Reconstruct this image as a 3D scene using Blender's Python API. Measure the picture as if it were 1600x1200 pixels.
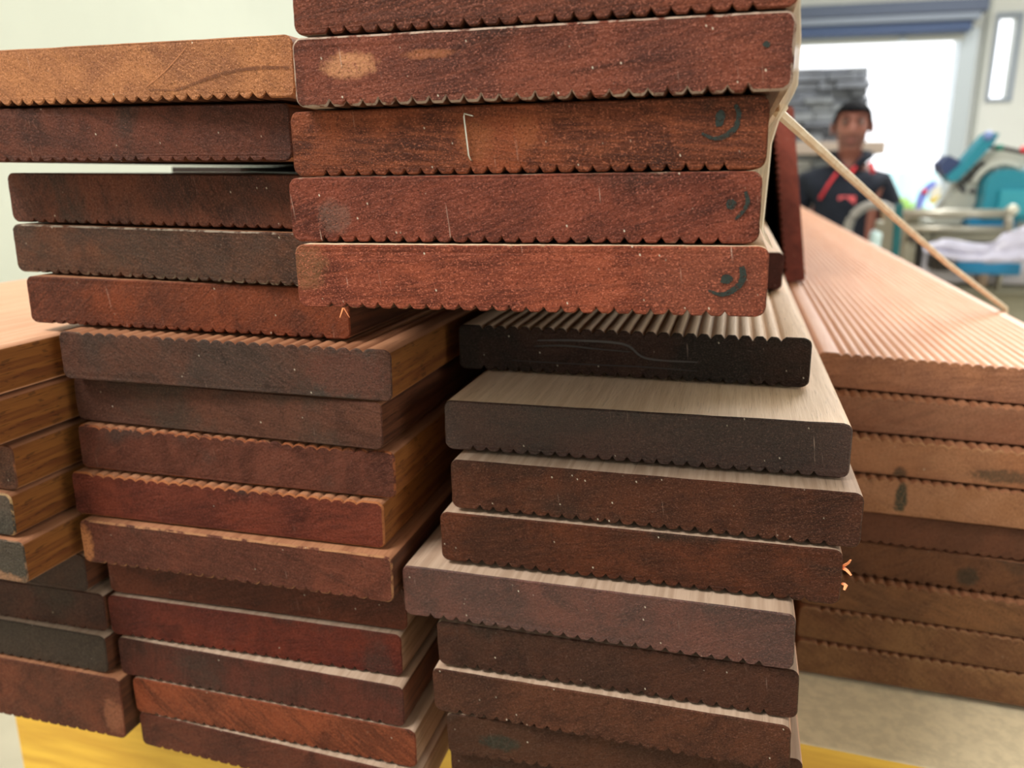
import bpy, bmesh, math, random
from mathutils.geometry import tessellate_polygon
from mathutils import Vector, Matrix, noise as mnoise
for o in list(bpy.data.objects): bpy.data.objects.remove(o)
C = bpy.context.scene.collection
sc = bpy.context.scene
R = math.radians
H = 1.42                       # height of the lens above the floor
# ------------------------------------------------------------ camera
F, YAW, PIT = 1268.5, 0.26227, 0.25433
cd = bpy.data.cameras.new('camera'); cam = bpy.data.objects.new('camera', cd); C.objects.link(cam)
cam.location = (0, 0, H); cam.rotation_euler = (math.pi/2-PIT, 0, YAW)
cd.sensor_width = 36; cd.lens = F/1600*36; cd.clip_start = .01; cd.clip_end = 200
cd.dof.use_dof = True; cd.dof.focus_distance = .262; cd.dof.aperture_fstop = 11.5
sc.camera = cam
# ------------------------------------------------------------ world, light, exposure
w = bpy.data.worlds.new('sky'); sc.world = w; w.use_nodes = True
bg = w.node_tree.nodes['Background']; bg.inputs[0].default_value = (.95, .97, 1.0, 1); bg.inputs[1].default_value = 2.6
def area(name, loc, target, sx, sy, power, col):
    l = bpy.data.lights.new(name, 'AREA'); l.shape = 'RECTANGLE'; l.size = sx; l.size_y = sy; l.energy = power; l.color = col
    o = bpy.data.objects.new(name, l); C.objects.link(o); o.location = loc
    o.rotation_euler = (Vector(target)-Vector(loc)).to_track_quat('-Z', 'Y').to_euler()
    return o
area('skylight_lamp', (-1.3, -1.1, 3.9), (-.1, .3, 1.4), 1.3, 1.0, 160, (1, .95, .86))
area('ceiling_lamp', (1.6, 5.0, 3.9), (1.3, 4.6, 0), 1.6, 4.0, 280, (.99, .99, .97))
area('ceiling_lamp', (.2, 2.4, 3.9), (.1, 1.6, 1), .6, 1.6, 26, (1, .97, .92))
area('side_fill_lamp', (3.6, -1.2, 2.3), (.1, .4, 1.15), 1.6, 1.2, 42, (1, .96, .9))  # added fill from the right, unseen; no window stands behind it
vs = sc.view_settings; vs.view_transform = 'Standard'; vs.look = 'None'; vs.gamma = 1; vs.use_curve_mapping = False
vs.exposure = 0.0
sc.cycles.use_denoising = True
sc.cycles.max_bounces = 8

# ------------------------------------------------------------ helpers
def at(px, py, Y):
    """the point of the place at distance Y in front of the lens (along the boards) seen in that direction"""
    fw = Vector((-math.sin(YAW)*math.cos(PIT), math.cos(YAW)*math.cos(PIT), -math.sin(PIT)))
    rt = Vector((math.cos(YAW), math.sin(YAW), 0)); up = rt.cross(fw)
    d = fw*F+rt*(px-800)-up*(py-600)
    return d*(Y/d.y)+Vector((0, 0, H))
def lin(h, k=1.0):
    h = h.lstrip('#'); v = [int(h[i:i+2], 16)/255 for i in (0, 2, 4)]
    return tuple(min(.92, k*(c/12.92 if c <= .04045 else ((c+.055)/1.055)**2.4)) for c in v)+(1,)
class NT:
    def __init__(s, name, rough=.6):
        s.m = bpy.data.materials.new(name); s.m.use_nodes = True; s.t = s.m.node_tree; s.n = s.t.nodes; s.l = s.t.links
        s.b = s.n['Principled BSDF']; s.b.inputs['Roughness'].default_value = rough
    def put(s, sock, v):
        if isinstance(v, bpy.types.NodeSocket): s.l.new(v, sock)
        elif isinstance(v, (tuple, list)) and len(v) == 4 and sock.type == 'VECTOR': sock.default_value = v[:3]
        else: sock.default_value = v
    def coord(s, loc=(0, 0, 0), rot=(0, 0, 0), sca=(1, 1, 1)):
        tc = s.n.new('ShaderNodeTexCoord'); mp = s.n.new('ShaderNodeMapping')
        mp.inputs[1].default_value = loc; mp.inputs[2].default_value = rot; mp.inputs[3].default_value = sca
        r = s.n.new('ShaderNodeVectorRotate'); r.rotation_type = 'EULER_XYZ'; r.inputs['Rotation'].default_value = rot
        mp.inputs[2].default_value = (0, 0, 0)
        s.l.new(tc.outputs['Object'], r.inputs['Vector']); s.l.new(r.outputs[0], mp.inputs[0]); return mp.outputs[0]
    def noise(s, vec, scale, detail=3, rough=.5, dist=0):
        n = s.n.new('ShaderNodeTexNoise'); n.inputs['Scale'].default_value = scale; n.inputs['Detail'].default_value = detail
        n.inputs['Roughness'].default_value = rough; n.inputs['Distortion'].default_value = dist; s.l.new(vec, n.inputs['Vector']); return n.outputs['Fac']
    def ramp(s, f, a, b, lo=0., hi=1.):
        n = s.n.new('ShaderNodeMapRange'); n.interpolation_type = 'SMOOTHSTEP'
        n.inputs[1].default_value = a; n.inputs[2].default_value = b; n.inputs[3].default_value = lo; n.inputs[4].default_value = hi
        s.put(n.inputs[0], f); return n.outputs[0]
    def mix(s, f, a, b, mode='MIX'):
        n = s.n.new('ShaderNodeMix'); n.data_type = 'RGBA'; n.blend_type = mode
        s.put(n.inputs[0], f); s.put(n.inputs[6], a); s.put(n.inputs[7], b); return n.outputs[2]
    def math(s, op, a, b=0.):
        n = s.n.new('ShaderNodeMath'); n.operation = op; s.put(n.inputs[0], a); s.put(n.inputs[1], b); return n.outputs[0]
    def sep(s, vec):
        n = s.n.new('ShaderNodeSeparateXYZ'); s.l.new(vec, n.inputs[0]); return n.outputs
    def bump(s, h, strength, dist):
        n = s.n.new('ShaderNodeBump'); n.inputs['Strength'].default_value = strength; n.inputs['Distance'].default_value = dist
        s.l.new(h, n.inputs['Height']); s.l.new(n.outputs[0], s.b.inputs['Normal'])
    def col(s, v): s.put(s.b.inputs['Base Color'], v)

KE = .66      # end grain reflectance relative to how the photograph shows it
KF = .95
def end_mat(name, c1, c2, seed, stain=.3, stain_c='2c2420', ang=.5, streak=.5, rim=None, cover=.6, dust=.5, rough=.5, patches=(), gloss=.16, band=.5, k=1.0, warm=1.0, mott=.75):
    s = NT(name, rough); rnd = random.Random(seed); off = tuple(rnd.uniform(-9, 9) for _ in range(3))
    v = s.coord(off); raw = s.coord()
    a, b = lin(c1, KE*k), lin(c2, KE*k)
    big = s.noise(v, 26, 4, .6, .4)
    base = s.mix(s.ramp(big, .38, .60), a, tuple(min(.9, c*f_) for c, f_ in zip(b[:3], (1.22*warm, 1.08, 1.0)))+(1,))
    base = s.mix(s.ramp(s.noise(v, 48, 5, .65, .8), .46, .68, 0, mott), base, tuple(c*f_ for c, f_ in zip(a[:3], (.50, .42, .40)))+(1,))
    g = s.coord(off, (0, ang, 0), (26, 1, 330))           # growth rings cut across
    gr = s.noise(g, 1.0, 4, .65, .9)
    base = s.mix(s.ramp(gr, .50, .72, 0, streak*.8), base, tuple(c*.42 for c in a[:3])+(1,))
    g2 = s.coord((off[1], off[0], off[2]), (0, ang+.12, 0), (90, 1, 900))
    base = s.mix(s.ramp(s.noise(g2, 1.0, 3, .6), .42, .7, 0, streak*.55), base, tuple(min(.9, c*1.55) for c in b[:3])+(1,))
    x, y, z = s.sep(raw)
    # grey weathering and sealer, stronger along the top edge
    st = s.noise(v, 17, 5, .62, .3)
    st = s.math('ADD', st, s.ramp(z, .001, .0105, 0, .10*band))
    base = s.mix(s.ramp(st, .66-.28*stain, .80-.28*stain, 0, .8), base, lin(stain_c, KE*k))
    for (cx, cz, rx, rz, pc, amt) in patches:
        dx = s.math('MULTIPLY', s.math('SUBTRACT', x, cx), 1/rx); dz = s.math('MULTIPLY', s.math('SUBTRACT', z, cz), 1/rz)
        d = s.math('ADD', s.math('MULTIPLY', dx, dx), s.math('MULTIPLY', dz, dz))
        d = s.math('ADD', d, s.math('MULTIPLY', s.math('SUBTRACT', s.noise(v, 300, 4, .7), .5), 2.2))
        base = s.mix(s.ramp(d, 1.2, .3, 0, amt), base, lin(pc, KE))
    fine = s.noise(v, 1300, 4, .75)
    base = s.mix(s.ramp(fine, .50, .66, 0, .7), base, tuple(c*.40 for c in a[:3])+(1,))
    base = s.mix(s.ramp(s.noise(s.coord(off, (0, ang, 0), (1, 1, 1.5)), 1500, 3, .72), .53, .66, 0, min(.95, .38*dust+.26)), base, tuple(min(.9, c*2.3+.03) for c in b[:3])+(1,))
    # sawdust crumbs and fine scratches
    vo = s.n.new('ShaderNodeTexVoronoi'); vo.inputs['Scale'].default_value = 820; s.l.new(s.coord(off, (0, .4, 0), (1, 1, .6)), vo.inputs['Vector'])
    keep = s.sep(vo.outputs['Color'])[0]
    spot = s.math('MULTIPLY', s.ramp(vo.outputs['Distance'], .26, .10), s.ramp(keep, 1-.03*dust, 1.002-.02*dust))
    base = s.mix(s.math('MULTIPLY', spot, .75), base, (.62, .55, .45, 1))
    sc_ = s.noise(s.coord(off, (0, .12, 0), (900, 1, 45)), 1.0, 2, .5)
    base = s.mix(s.math('MULTIPLY', s.ramp(sc_, .70, .78, 0, .5*dust), s.ramp(s.noise(v, 60), .5, .6)), base, (.5, .36, .3, 1))
    if rim:
        base = s.mix(s.ramp(s.noise(v, 190, 4, .7), .78-.62*cover, .92-.62*cover, 0, .9), base, lin(rim, KE))
    s.col(base); s.b.inputs['Specular IOR Level'].default_value = gloss
    s.put(s.b.inputs['Roughness'], s.ramp(fine, .3, .7, rough-.12, rough+.2))
    hgt = s.math('ADD', s.noise(v, 1100, 4, .65), s.math('MULTIPLY', gr, .5))
    s.bump(hgt, .8, .0007)
    return s.m
def long_mat(name, c1, c2, seed=0, c3=None, streak=.6, rough=.55, k=KF, fleck=0., gloss=.4, sc_=1.):
    s = NT(name, rough); off = (seed*1.7, seed*.9, seed*2.3)
    v = s.coord(off, (0, 0, 0), (330*sc_, 11*sc_, 330*sc_)); v2 = s.coord(off, (0, 0, .02), (1300*sc_, 60*sc_, 1300*sc_))
    base = s.mix(s.ramp(s.noise(v, 1, 4, .6, .6), .35, .65), lin(c1, k), lin(c2, k))
    base = s.mix(s.ramp(s.noise(v2, 1, 3, .6), .56, .74, 0, streak), base, lin(c3 or c1, k*.55))
    if fleck:
        base = s.mix(s.ramp(s.noise(s.coord(off, (0, 0, 0), (500, 120, 500)), 1, 3, .6), .62, .68, 0, fleck), base, lin('3a1c10', k))
    s.col(base); s.b.inputs['Specular IOR Level'].default_value = gloss
    s.bump(s.noise(v2, 1, 2, .6), .35, .0004)
    return s.m
def plain(name, col, rough=.6, metal=0., k=1., noise=None, gloss=None, bump=None):
    s = NT(name, rough); c = lin(col, k)
    if noise:
        sc_, amt = noise; f = s.noise(s.coord(), sc_, 4, .6)
        s.col(s.mix(s.ramp(f, .35, .65), c, tuple(x*(1-amt) for x in c[:3])+(1,)))
    else: s.col(c)
    s.b.inputs['Metallic'].default_value = metal
    if gloss is not None: s.b.inputs['Specular IOR Level'].default_value = gloss
    if bump: s.bump(s.noise(s.coord(), bump[0], 3, .6), bump[1], bump[2])
    return s.m

def obj(name, bm, mats, parent=None, smooth=False, loc=None):
    bmesh.ops.recalc_face_normals(bm, faces=bm.faces)
    me = bpy.data.meshes.new(name); bm.to_mesh(me); bm.free()
    for m in (mats if isinstance(mats, (list, tuple)) else [mats]): me.materials.append(m)
    if smooth:
        for p in me.polygons: p.use_smooth = True
    o = bpy.data.objects.new(name, me); C.objects.link(o)
    if loc: o.location = loc
    if parent is not None: o.parent = parent
    return o
def tag(o, label, cat, group=None, kind=None):
    if label: o['label'] = label
    if cat: o['category'] = cat
    if group: o['group'] = group
    if kind: o['kind'] = kind
    return o
def empty(name, loc, label, cat, group=None):
    o = bpy.data.objects.new(name, None); C.objects.link(o); o.location = loc; o.empty_display_size = .05
    return tag(o, label, cat, group)
def box(bm, lo, hi, mi=0, bev=0, rot=None):
    r = bmesh.ops.create_cube(bm, size=1); vs_ = r['verts']
    c = (Vector(lo)+Vector(hi))/2; d = Vector(hi)-Vector(lo)
    for v in vs_: v.co = Vector((v.co.x*d.x, v.co.y*d.y, v.co.z*d.z))
    if rot: bmesh.ops.rotate(bm, verts=vs_, matrix=rot)
    for v in vs_: v.co += c
    fs = list({f for v in vs_ for f in v.link_faces})
    for f in fs: f.material_index = mi
    if bev:
        es = list({e for v in vs_ for e in v.link_edges})
        nf = bmesh.ops.bevel(bm, geom=es, offset=bev, segments=2, affect='EDGES', profile=.6)
        for f in nf['faces']: f.material_index = mi
def tube(bm, pts, rad, seg=10, mi=0, cap=True, flat=None):
    pts = [Vector(p) for p in pts]; rings = []
    for i, p in enumerate(pts):
        t = (pts[min(i+1, len(pts)-1)]-pts[max(i-1, 0)]).normalized()
        up = Vector((0, 0, 1)) if abs(t.z) < .9 else Vector((0, 1, 0))
        a = t.cross(up).normalized(); b = a.cross(t)
        r = rad[i] if isinstance(rad, (list, tuple)) else rad; ra, rb = (r, r) if not flat else (r, r*flat)
        rings.append([bm.verts.new(p+a*ra*math.cos(2*math.pi*k/seg)+b*rb*math.sin(2*math.pi*k/seg)) for k in range(seg)])
    for i in range(len(rings)-1):
        for k in range(seg):
            f = bm.faces.new((rings[i][k], rings[i][(k+1) % seg], rings[i+1][(k+1) % seg], rings[i+1][k])); f.material_index = mi
    if cap:
        for r in (rings[0][::-1], rings[-1]): bm.faces.new(r).material_index = mi
def plate(bm, pts, y0, y1, mi=0):
    """outline in x,z with real depth along y"""
    a = [bm.verts.new((x, y0, z)) for x, z in pts]; b = [bm.verts.new((x, y1, z)) for x, z in pts]
    bm.faces.new(a).material_index = mi; bm.faces.new(b[::-1]).material_index = mi
    for i in range(len(pts)):
        j = (i+1) % len(pts); bm.faces.new((a[i], b[i], b[j], a[j])).material_index = mi
def ico(bm, c, r, sub=2, sca=(1, 1, 1), mi=0):
    q = bmesh.ops.create_icosphere(bm, subdivisions=sub, radius=r)
    for v in q['verts']: v.co = Vector((v.co.x*sca[0], v.co.y*sca[1], v.co.z*sca[2]))+Vector(c)
    for f in {f for v in q['verts'] for f in v.link_faces}: f.material_index = mi

# ------------------------------------------------------------ the room
m_wall = plain('painted_panel_wall', 'dbe0d2', .8, noise=(1.3, .05))
m_wall2 = plain('painted_end_wall', 'dfe1de', .8, noise=(.9, .04))
def struct(name, bm, m, parent=None, **k):
    o = obj(name, bm, m, parent, **k)
    if parent is None: o['kind'] = 'structure'
    return o
bm = bmesh.new(); box(bm, (-2.6, -3, -.1), (5.5, 9.2, 0)); struct('floor', bm, plain('floor_concrete', 'c4bca8', .6, noise=(2, .2)))
bm = bmesh.new(); box(bm, (-2.6, -3.2, 4.1), (5.5, 9.2, 4.2)); struct('ceiling', bm, plain('ceiling_sheet', 'd8d8d0', .8, noise=(1, .05)))
bm = bmesh.new(); box(bm, (-2.4, -3, 0), (-2.2, 9.2, 4.1)); struct('wall_left', bm, m_wall)
bm = bmesh.new(); box(bm, (5.3, -3, 0), (5.5, 9.2, 4.1)); struct('wall_right', bm, m_wall2)
bm = bmesh.new(); box(bm, (-2.4, -3.2, 0), (5.5, -3, 4.1)); struct('wall_front', bm, m_wall2)
DX0, DX1, DZ = -1.0, 1.93, H+1.245
s0 = at(1545, 154, 9); s1 = at(1592, 25, 9)
SX0, SX1, SZ0, SZ1 = 2.25, 2.41, s0.z, s1.z
bm = bmesh.new()
box(bm, (-2.2, 9, 0), (DX0, 9.2, 4.1)); box(bm, (DX0, 9, DZ), (DX1, 9.2, 4.1)); box(bm, (DX1, 9, 0), (SX0, 9.2, 4.1))
box(bm, (SX0, 9, 0), (SX1, 9.2, SZ0)); box(bm, (SX0, 9, SZ1), (SX1, 9.2, 4.1)); box(bm, (SX1, 9, 0), (5.3, 9.2, 4.1))
struct('wall_back', bm, m_wall2)
# narrow window
m_dkframe = plain('window_frame_grey', '8a95a5', .5)
bm = bmesh.new()
for lo, hi in (((SX0-.03, 8.97, SZ0-.03), (SX0, 9.05, SZ1+.03)), ((SX1, 8.97, SZ0-.03), (SX1+.03, 9.05, SZ1+.03)), ((SX0, 8.97, SZ0-.03), (SX1, 9.05, SZ0)), ((SX0, 8.97, SZ1), (SX1, 9.05, SZ1+.03))): box(bm, lo, hi)
wn = struct('window_1', bm, m_dkframe)
g = NT('window_glass', .02); g.b.inputs['Transmission Weight'].default_value = 1; g.b.inputs['IOR'].default_value = 1.05; g.col((1, 1, 1, 1))
bm = bmesh.new(); box(bm, (SX0, 9.08, SZ0), (SX1, 9.086, SZ1)); obj('pane', bm, g.m, wn)
# door opening: guide rails, rolled curtain housing, lintel bar
m_rail = plain('door_rail_grey', 'b9c2c9', .4, .3)
bm = bmesh.new(); box(bm, (DX1-.02, 8.86, 0), (DX1+.14, 9, DZ+.05), bev=.01); box(bm, (DX0-.14, 8.86, 0), (DX0+.02, 9, DZ+.05), bev=.01); struct('trim_1', bm, m_rail)
bm = bmesh.new(); box(bm, (DX1+.2, 8.93, 0), (DX1+.235, 8.99, 3.9), bev=.01); struct('trim_2', bm, plain('conduit_grey', 'b4b8b4', .5))
m_h1 = plain('door_housing_slate', '4e586e', .5, .2); m_h2 = plain('door_housing_light', '858e9e', .5, .2); m_h3 = plain('door_housing_navy', '3a4d72', .5, .2)
hz0 = at(1400, 53, 8.6).z; hz1 = at(1400, 6, 8.6).z; dh = (hz1-hz0)/4
bm = bmesh.new()
box(bm, (DX0-.1, 8.55, hz0), (DX1+.0, 8.85, hz0+dh*1.35), 2, .01); box(bm, (DX0-.1, 8.5, hz0+dh*1.35), (DX1+.05, 8.85, hz0+dh*2.3), 1, .01)
box(bm, (DX0-.1, 8.48, hz0+dh*2.3), (DX1+.1, 8.85, hz1), 0, .01)
dr = struct('door_1', bm, [m_h1, m_h2, m_h3])
bm = bmesh.new(); box(bm, (DX0, 8.7, at(1400, 66, 8.7).z), (DX1-.02, 8.78, hz0), bev=.005); obj('bottom_rail', bm, plain('door_bottom_rail', 'c6c9c6', .5, .2), dr)
bm = bmesh.new(); box(bm, (1.36, 8.67, hz0-.06), (1.42, 8.72, hz0-.02), bev=.005); obj('handle', bm, m_rail, dr)
# outside
bm = bmesh.new(); box(bm, (-30, 9.2, -.12), (30, 70, -.02)); struct('ground', bm, plain('pale_concrete_yard', 'e8e8e4', .8, noise=(.4, .05)))
random.seed(3)
def bush(x, y, z, r, n, label):
    bm = bmesh.new(); 
    for i in range(n):
        a = random.uniform(0, 6.28); u = random.uniform(-1, 1); q = r*random.uniform(.6, 1.05)
        p = Vector((math.cos(a)*math.sqrt(1-u*u)*q, math.sin(a)*math.sqrt(1-u*u)*q, u*q*.8+r*.75))
        d = Vector((random.uniform(-1, 1), random.uniform(-1, 1), random.uniform(-.4, 1))).normalized(); e = d.orthogonal().normalized()
        L = random.uniform(.10, .2); vs_ = [bm.verts.new(p+q_) for q_ in (-e*L*.3, d*L*.5-e*0, e*L*.3, -d*L*.5)]
        bm.faces.new(vs_)
    tube(bm, [(0, 0, 0), (.03, 0, r*.6), (0, .02, r)], [.05, .04, .02], 6)
    return tag(obj('garden_bush', bm, plain('bush_leaf', '9fc45a', .6, k=1.2, noise=(8, .4)), loc=(x, y, z)), label, 'bush')
p = at(1398, 300, 20); bush(p.x, p.y, -.02, .62, 700, 'bright green leafy bush outside the open roller door')
bm = bmesh.new(); pw = at(1440, 268, 34); box(bm, (-12, 34, -.02), (16, 34.3, pw.z), bev=.01)
for i in range(14): box(bm, (-12+2*i, 33.9, -.02), (-11.85+2*i, 34, pw.z))
tag(obj('boundary_fence', bm, plain('pale_aqua_fence', 'b8dcdc', .6)), 'pale aqua boundary fence far out across the bright yard', 'fence')

# ------------------------------------------------------------ decking boards
def outline(wd, t, reed, hw, dep, seed, rc=.003, flatn=26):
    rnd = random.Random(seed); pts = []; hx, hz = wd/2, t/2
    m = .011; N = round((wd-2*m)/.00515); pit = (wd-2*m)/N
    def reeds():
        xs = [(-hx+rc, 0)]; k0 = -hx+m
        for k in range(N+1):
            xk = k0+k*pit; h = min(hw*rnd.uniform(.85, 1.1), pit*.497); dd = dep*rnd.uniform(.85, 1.12)
            for u in (-1, -.62, -.32, -.12, 0, .12, .32, .62, 1):
                if abs(u) == 1 and hw >= pit/2 and 0 < k < N and u == 1: continue
                xs.append((xk+u*h, dd*(1-abs(u))**(1.45 if hw < .0018 else 1.9)))
        xs.append((hx-rc, 0)); return xs
    def flat(): return [(-hx+rc+(wd-2*rc)*i/flatn, 0) for i in range(flatn+1)]
    def corner(cx, cz, a0):
        return [(cx+rc*math.cos(a0+math.pi/2*i/5), cz+rc*math.sin(a0+math.pi/2*i/5)) for i in range(1, 5)]
    top = reeds() if 'u' in reed else flat(); bot = reeds() if 'd' in reed else flat()
    pts += [(x, -hz+d) for x, d in bot]; pts += corner(hx-rc, -hz+rc, -math.pi/2)
    pts += [(hx, -hz+rc+(t-2*rc)*i/5) for i in range(6)]; pts += corner(hx-rc, hz-rc, 0)
    pts += [(x, hz-d) for x, d in reversed(top)]; pts += corner(-hx+rc, hz-rc, math.pi/2)
    pts += [(-hx, hz-rc-(t-2*rc)*i/5) for i in range(6)]; pts += corner(-hx+rc, -hz+rc, math.pi)
    return pts
def board_mesh(bm, wd, t, reed, shear, length, seed, hw=.0015, dep=.0024, chamf=.00035, jit=.00012):
    P = outline(wd, t, reed, hw, dep, seed); n = len(P)
    def nrm(i):
        a = Vector(P[i-1]); b = Vector(P[(i+1) % n]); d = (b-a).normalized(); return Vector((d.y, -d.x))
    sh = math.tan(shear); loops = []
    inn = [Vector(P[i])-(nrm(i) if abs(P[i][0]) > wd/2-.004 else Vector((0, 1 if P[i][1] > 0 else -1)))*chamf for i in range(n)]
    def nz(p, a, q): return mnoise.noise(Vector((p[0]*900+seed*7, p[1]*900+q, seed*3.1)))*a
    for (src, dy, a) in ((inn, 0, jit*1.6), ([Vector(p) for p in P], chamf*1.3, jit), ([Vector(p) for p in P], .006, 0), ([Vector(p) for p in P], length, 0)):
        lp = []
        for i, p in enumerate(src):
            k = nrm(i); d = -abs(nz(p, a*2, 0)); yy = dy+(p.x*sh if dy < .05 else 0)+(abs(nz(p, a*1.2, 5)))
            lp.append(bm.verts.new((p.x+k.x*d, yy, p.y+k.y*d)))
        loops.append(lp)
    for lp, mi in ((loops[0], 0), (loops[-1], 3)):
        for t3 in tessellate_polygon([[Vector((v.co.x, v.co.z, 0)) for v in lp]]):
            if len(set(t3)) == 3:
                try: bm.faces.new([lp[q] for q in t3]).material_index = mi
                except ValueError: pass
    for li in range(3):
        for i in range(n):
            j = (i+1) % n; f = bm.faces.new((loops[li][i], loops[li][j], loops[li+1][j], loops[li+1][i]))
            if li == 0: f.material_index = 1
            elif nrm(i).y < -.05 and abs(P[i][0]) < wd/2-.004: f.material_index = 4; f.smooth = True  # undersides get the dark edge wood, painting in the shade of the notches
            else:
                k = nrm(i); f.material_index = 3 if abs(P[i][0]) > wd/2-.0006 and abs(P[j][0]) > wd/2-.0006 else 2; f.smooth = True
    bm.edges.ensure_lookup_table()
    for e in bm.edges:
        if len(e.link_faces) == 2 and (e.calc_face_angle(0) > .75 or e.link_faces[0].material_index < 2 or e.link_faces[1].material_index < 2): e.smooth = False

M = {
 'tan': long_mat('planed_tan_face', 'deac8e', 'd29a7a', 1, 'be8866', .25, .42),
 'pale': long_mat('planed_pale_face', 'efd2b6', 'dfc0a2', 2, 'bc9a7c', .4, .6),
 'dusty': long_mat('dusty_grey_tan_face', 'b49c8a', '9e8573', 3, '7c6452', .4, .75),
 'rust': long_mat('raw_orange_brown_face', 'a87658', '8c5c42', 4, '64402c', .6, .6),
 'edgeo': long_mat('rough_sawn_orange_edge', 'a0652f', '7a4320', 5, '4a240f', .8, .6, k=.7, fleck=.5),
 'edged': long_mat('rough_sawn_brown_edge', '70422a', '4c2a1a', 6, '2c160a', .9, .6, k=.75, fleck=.4),
 'edgeg': long_mat('grey_brown_edge', '937660', '75583f', 7, '4c3424', .6, .7),
 'edgep': long_mat('pale_pinkish_edge', 'e3bda6', 'cf9f86', 8, 'a87660', .35, .5),
}
GRP = {'D': 'decking boards of the overhanging upper bundle', 'C': 'decking boards of the lower right-hand pile', 'L': 'decking boards of the upper left pile',
       'B': 'decking boards of the middle pile', 'A': 'decking boards of the far left pile', 'R': 'lighter decking boards of the pile at the far right'}
# key: (x, y, z of the end face's middle, roll, skew of the cut, width, thickness)
POS = dict(
D0=(-0.0577,0.2301,0.0489,0.0106,0.0116,0.1394,0.0190), D1=(-0.0579,0.2298,0.0292,0.0128,0.0199,0.1401,0.0192),
D2=(-0.0628,0.2344,0.0095,0.0145,0.0120,0.1403,0.0190), D3=(-0.0632,0.2324,-0.0101,0.0146,0.0247,0.1402,0.0193),
D4=(-0.0601,0.2296,-0.0300,0.0142,0.0433,0.1404,0.0194), E0=(-0.0439,0.4388,-0.0499,0.0144,0.0212,0.1400,0.0196),
C0=(-0.0389,0.3169,-0.0700,0.0147,-0.0323,0.1404,0.0194), C1=(-0.0287,0.2732,-0.0899,0.0168,-0.0059,0.1419,0.0194),
C2=(-0.0244,0.2649,-0.1102,0.0206,-0.0302,0.1416,0.0195), C3=(-0.0287,0.2642,-0.1311,0.0258,-0.0259,0.1414,0.0202),
C4=(-0.0426,0.2586,-0.1532,0.0320,-0.0511,0.1426,0.0212), C5=(-0.0346,0.2602,-0.1743,0.0406,-0.0515,0.1327,0.0192),
C6=(-0.0361,0.2580,-0.1943,0.0457,-0.0673,0.1335,0.0193), C7=(-0.0304,0.2625,-0.2135,0.0464,0.0032,0.1340,0.0190),
C8=(-0.0310,0.2680,-0.2344,0.0200,0.0032,0.1400,0.0185), C9=(-0.0310,0.2680,-0.2546,-0.0200,0.0032,0.1400,0.0185),
L0=(-0.2100,0.2536,0.0334,-0.0011,-0.0434,0.1400,0.0195), L1=(-0.2173,0.2578,0.0135,-0.0009,0.0142,0.1400,0.0194),
L2=(-0.2142,0.2720,-0.0100,-0.0056,-0.0143,0.1400,0.0197), L3=(-0.2148,0.2699,-0.0303,-0.0078,-0.0327,0.1400,0.0197),
L4=(-0.2057,0.2694,-0.0504,-0.0081,0.0405,0.1403,0.0194), B0=(-0.1860,0.2613,-0.0707,-0.0063,0.0301,0.1405,0.0197),
B1=(-0.1898,0.2651,-0.0906,-0.0024,-0.0203,0.1389,0.0188), B2=(-0.1871,0.2643,-0.1102,-0.0027,0.0189,0.1404,0.0194),
B3=(-0.1910,0.2615,-0.1301,-0.0013,0.0204,0.1399,0.0195), B4=(-0.1867,0.2576,-0.1501,-0.0001,0.0126,0.1406,0.0197),
B5=(-0.1869,0.2703,-0.1703,0.0029,0.0236,0.1400,0.0195), B6=(-0.1884,0.2683,-0.1904,0.0059,0.0162,0.1395,0.0196),
B7=(-0.1857,0.2653,-0.2102,0.0084,-0.0208,0.1390,0.0190), B8=(-0.1807,0.2653,-0.2293,0.0100,-0.0215,0.1385,0.0183),
B9=(-0.1796,0.2641,-0.2478,0.0085,-0.0494,0.1400,0.0177), A0=(-0.3335,0.2320,-0.0712,-0.0196,0.0005,0.1400,0.0190),
A1=(-0.3350,0.2280,-0.0908,-0.0200,0.0004,0.1400,0.0190), A2=(-0.3376,0.2402,-0.1116,-0.0214,0.0024,0.1400,0.0191),
A3=(-0.3394,0.2376,-0.1308,-0.0217,0.0009,0.1400,0.0186), A4=(-0.3349,0.2351,-0.1500,-0.0215,0.0103,0.1400,0.0187),
A5=(-0.3349,0.2646,-0.1691,-0.0212,0.0000,0.1400,0.0188), A6=(-0.3292,0.2627,-0.1886,-0.0208,0.0498,0.1400,0.0191),
A7=(-0.3291,0.2617,-0.2081,-0.0206,0.0262,0.1400,0.0191), A8=(-0.3178,0.2603,-0.2340,-0.0205,0.0239,0.1300,0.0316),
R0=(0.1178,0.4426,-0.1018,-0.0227,-0.0419,0.1400,0.0189), R1=(0.1180,0.4341,-0.1211,-0.0217,0.0162,0.1400,0.0190),
R2=(0.1180,0.4258,-0.1407,-0.0212,-0.0074,0.1400,0.0194), R3=(0.1180,0.4224,-0.1604,-0.0209,0.0119,0.1400,0.0192),
R4=(0.1185,0.4268,-0.1800,-0.0194,-0.0029,0.1400,0.0177), R5=(0.1180,0.4270,-0.1990,-0.0196,-0.0273,0.1400,0.0195),
R6=(0.1180,0.4224,-0.2187,-0.0196,-0.0353,0.1400,0.0190), R7=(0.1180,0.4214,-0.2381,-0.0195,-0.0185,0.1400,0.0191),
R8=(0.1180,0.4206,-0.2576,-0.0193,0.0048,0.1400,0.0190))
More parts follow.
